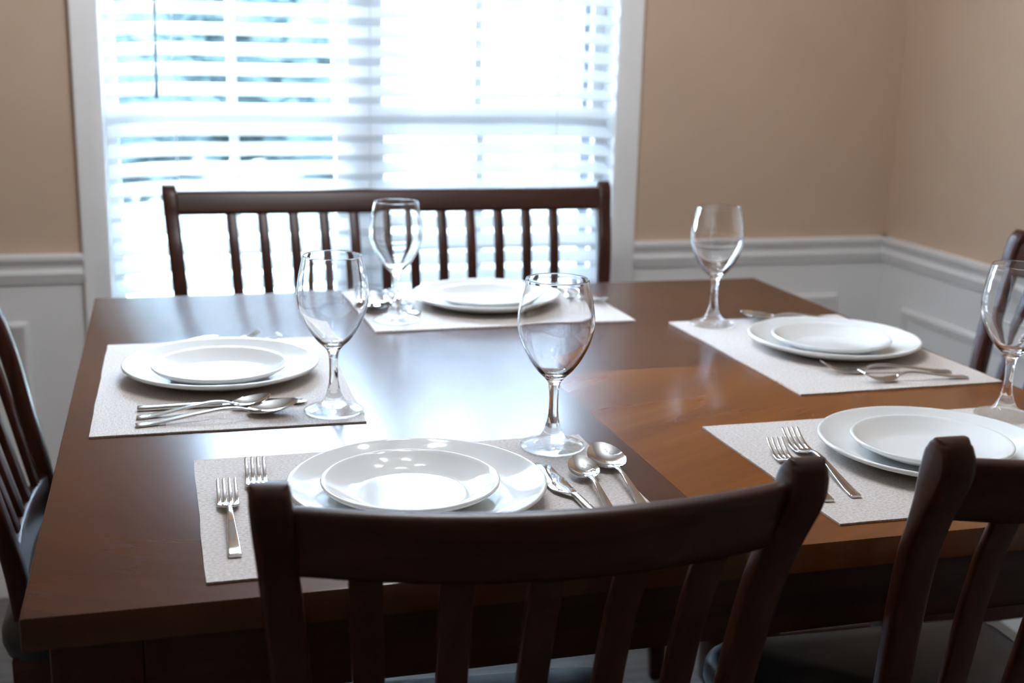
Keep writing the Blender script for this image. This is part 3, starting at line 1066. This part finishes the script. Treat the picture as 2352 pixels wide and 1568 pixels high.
def knife():
    kf = empty('knife')
    bm = bmesh.new()
    strip(bm, smooth_stations([(0, 0.0032, 0.0105, 0.0046), (0.004, 0.0034, 0.0125, 0.0058), (0.03, 0.0038, 0.0118, 0.0062), (0.07, 0.0044, 0.0098, 0.0068), (0.098, 0.0046, 0.0084, 0.0070), (0.108, 0.0044, 0.0090, 0.0060)]))
    link('handle', bm, M['steel'], kf, True, 60)
    bm = bmesh.new(); secs = []
    n = 26
    for i in range(n+1):
        t = i/n
        y = 0.106+0.112*t
        back = 0.0050+0.0020*math.sin(t*math.pi*0.9)
        edge = -(0.0048+0.0125*min(1, t*5)**0.7*(0.80+0.35*math.sin(t*2.6+0.4)))
        tipf = 1.0 if t < 0.86 else math.sqrt(max(0.01, 1-((t-0.86)/0.142)**2))
        mid = (back+edge)/2+0.0015*t
        w = (back-edge)*tipf
        z = 0.0040-0.0006*t + 0.0004*math.sin(t*17)
        secs.append([(mid+u, y, z+v) for u, v in rrect(w, 0.0017, 0.0008, 2)])
    loft(bm, secs)
    link('blade', bm, M['steel'], kf, True, 60)
    return kf

P_mat = link('placemat', placemat_mesh(), M['mat'], None, False)
P_big = link('dinner_plate', plate_mesh(0.1385, 0.0225, 0.082, 0.088), M['china'])
P_small = link('salad_plate', plate_mesh(0.0950, 0.0215, 0.052, 0.056), M['china'])
P_glass = wine_glass()
P_dfork = fork(1.0)
P_sfork = fork(0.86)
P_tsp = spoon(0.172, 0.052, 0.035, 0.0062)
P_tbl = spoon(0.205, 0.066, 0.044, 0.0072)
P_knife = knife()
USED = {}
def put(proto, xy, z, rz, label, cat, group, roll=0.0, lift=0.0):
    if id(proto) not in USED:
        USED[id(proto)] = True; o = proto
    else:
        o = copy_tree(proto)
    o.location = (xy[0], xy[1], z)
    o.rotation_euler = (lift, roll, rz)
    return tag(o, label, cat, group)
def put_line(proto, length, end, tip, label, cat, group, z=None, roll=0.0, lift=0.0):
    """handle end at 'end', pointing to 'tip'"""
    a_ = math.atan2(tip[1]-end[1], tip[0]-end[0]) - math.pi/2
    return put(proto, end, ZT+MT if z is None else z, a_, label, cat, group, roll, lift)

GM, GDP, GSP, GWG, GCU = 'placemats on the table', 'dinner plates', 'salad plates', 'wine glasses', 'cutlery on the placemats'
NEAR, LEFT, FAR, RIGHT, CORNER = 'nearest setting', 'left setting', 'far setting by the bench', 'right setting', 'lower right setting'
settings = [
    # name, mat centre, mat rot, dinner plate, salad plate, glass
    ('n', (0.387, 0.2035), R(0.3), (0.380, 0.200), (0.371, 0.193), (0.573, 0.334)),
    ('l', (0.203, 0.716), R(-90.6), (0.2015, 0.740), (0.198, 0.712), (0.335, 0.532)),
    ('f', (0.694, 1.142), R(180.9), (0.702, 1.154), (0.695, 1.130), (0.512, 1.049)),
    ('r', (1.157, 0.722), R(90.8), (1.178, 0.724), (1.164, 0.708), (1.053, 0.921)),
    ('c', (1.024, 0.2060), R(0.5), (1.017, 0.206), (1.008, 0.200), (1.213, 0.333)),
]
LAB = {
 'n': ('beige woven placemat nearest the viewer, behind the front chair',
       'large white dinner plate behind the front chair rail, reflecting the lamp bulbs',
       'small white salad plate with bulb reflections, on the nearest dinner plate',
       'empty stemmed wine glass in the middle, right behind the nearest plates'),
 'l': ('beige woven placemat along the left table edge',
       'large white dinner plate on the left placemat, above two spoons',
       'small white salad plate on the left dinner plate',
       'empty stemmed wine glass at the right corner of the left placemat'),
 'f': ('beige woven placemat on the far table edge before the bench',
       'large white dinner plate in front of the bench back slats',
       'small white salad plate on the far dinner plate before the bench',
       'empty stemmed wine glass before the bench slats, farthest from the viewer'),
 'r': ('beige woven placemat along the right table edge near the chair rail wall',
       'large white dinner plate between two forks and a spoon on the right side',
       'small white salad plate on the right side dinner plate, whole in view',
       'empty stemmed wine glass against the tan wall and white chair rail'),
 'c': ('beige woven placemat at lower right behind the second chair',
       'large white dinner plate at lower right, cut off by the frame',
       'small white salad plate on the lower right plate, cut off by the frame',
       'empty stemmed wine glass cut off by the right frame edge'),
}
for key, mc, mr, dp, sp, gl in settings:
    lm, ld, ls, lg = LAB[key]
    put(P_mat, mc, ZT+0.0002, mr, lm, 'placemat', GM)
    put(P_big, dp, ZT+MT+0.0004, 0.3*len(USED), ld, 'plate', GDP)
    put(P_small, sp, ZT+MT+0.0056, 0.2, ls, 'plate', GSP)
    put(P_glass, gl, ZT+MT+0.0003, random.uniform(0, 6), lg, 'wine glass', GWG)
Z0 = ZT+MT+0.0002
def F(p, e, t, l): put_line(p, 0, e, t, l, 'fork', GCU, Z0)
def S(p, e, t, l): put_line(p, 0, e, t, l, 'spoon', GCU, Z0)
def K(p, e, t, l): put_line(p, 0, e, t, l, 'knife', GCU, Z0)
# nearest setting
F(P_sfork, (0.1825, 0.082), (0.1835, 0.275), 'short steel fork, whole in view, leftmost on the nearest placemat')
F(P_dfork, (0.2120, 0.118), (0.2180, 0.33), 'steel fork with handle hidden behind the front chair post')
K(P_knife, (0.5510, 0.055), (0.5380, 0.28), 'steel butter knife right of the nearest dinner plate')
S(P_tsp, (0.5640, 0.082), (0.5780, 0.25), 'small steel teaspoon between knife and larger spoon before the middle glass')
S(P_tbl, (0.6040, 0.088), (0.6170, 0.29), 'large steel tablespoon at the right end of the nearest placemat')
# lower right setting
F(P_sfork, (0.8120, 0.093), (0.8360, 0.28), 'short steel fork leftmost on the lower right placemat, partly behind the chair post')
F(P_dfork, (0.8480, 0.098), (0.8760, 0.33), 'long steel fork beside the lower right dinner plate')
# left setting (sitter faces right)
S(P_tbl, (0.0860, 0.512), (0.2850, 0.540), 'large steel tablespoon at the near edge of the left placemat')
S(P_tsp, (0.0870, 0.545), (0.2550, 0.572), 'small steel teaspoon above the tablespoon on the left placemat')
K(P_knife, (0.0870, 0.582), (0.3050, 0.574), 'steel knife behind the spoons on the left placemat')
F(P_sfork, (0.0990, 0.908), (0.2720, 0.941), 'steel fork behind the left plates, tine tips showing left of its twin')
F(P_dfork, (0.1000, 0.868), (0.3010, 0.908), 'steel fork behind the left plates, tine tips showing nearest the glass')
# right setting (sitter faces left)
F(P_dfork, (1.2790, 0.550), (1.1020, 0.580), 'steel fork with upper handle in front of the right side plate')
F(P_sfork, (1.2840, 0.516), (1.1180, 0.525), 'steel fork with lower handle, nearest the corner of the right placemat')
S(P_tbl, (1.3180, 0.900), (1.1300, 0.945), 'steel spoon behind the right side plate, bowl left of the plate')
K(P_knife, (1.3190, 0.873), (1.1000, 0.876), 'steel knife behind the right side plate, blade tip showing by the glass')
# far setting (sitter faces the viewer)
S(P_tbl, (0.500, 1.300), (0.483, 1.115), 'steel spoon leftmost on the far placemat, left of the far glass')
S(P_tsp, (0.522, 1.295), (0.516, 1.14), 'steel spoon directly behind the stem of the far glass')
K(P_knife, (0.540, 1.298), (0.549, 1.09), 'steel knife right of the stem of the far glass')
F(P_dfork, (0.912, 1.300), (0.912, 1.11), 'steel fork at the right end of the far placemat')
F(P_sfork, (0.876, 1.290), (0.872, 1.11), 'steel fork right of the far plates, seen through the middle glass')
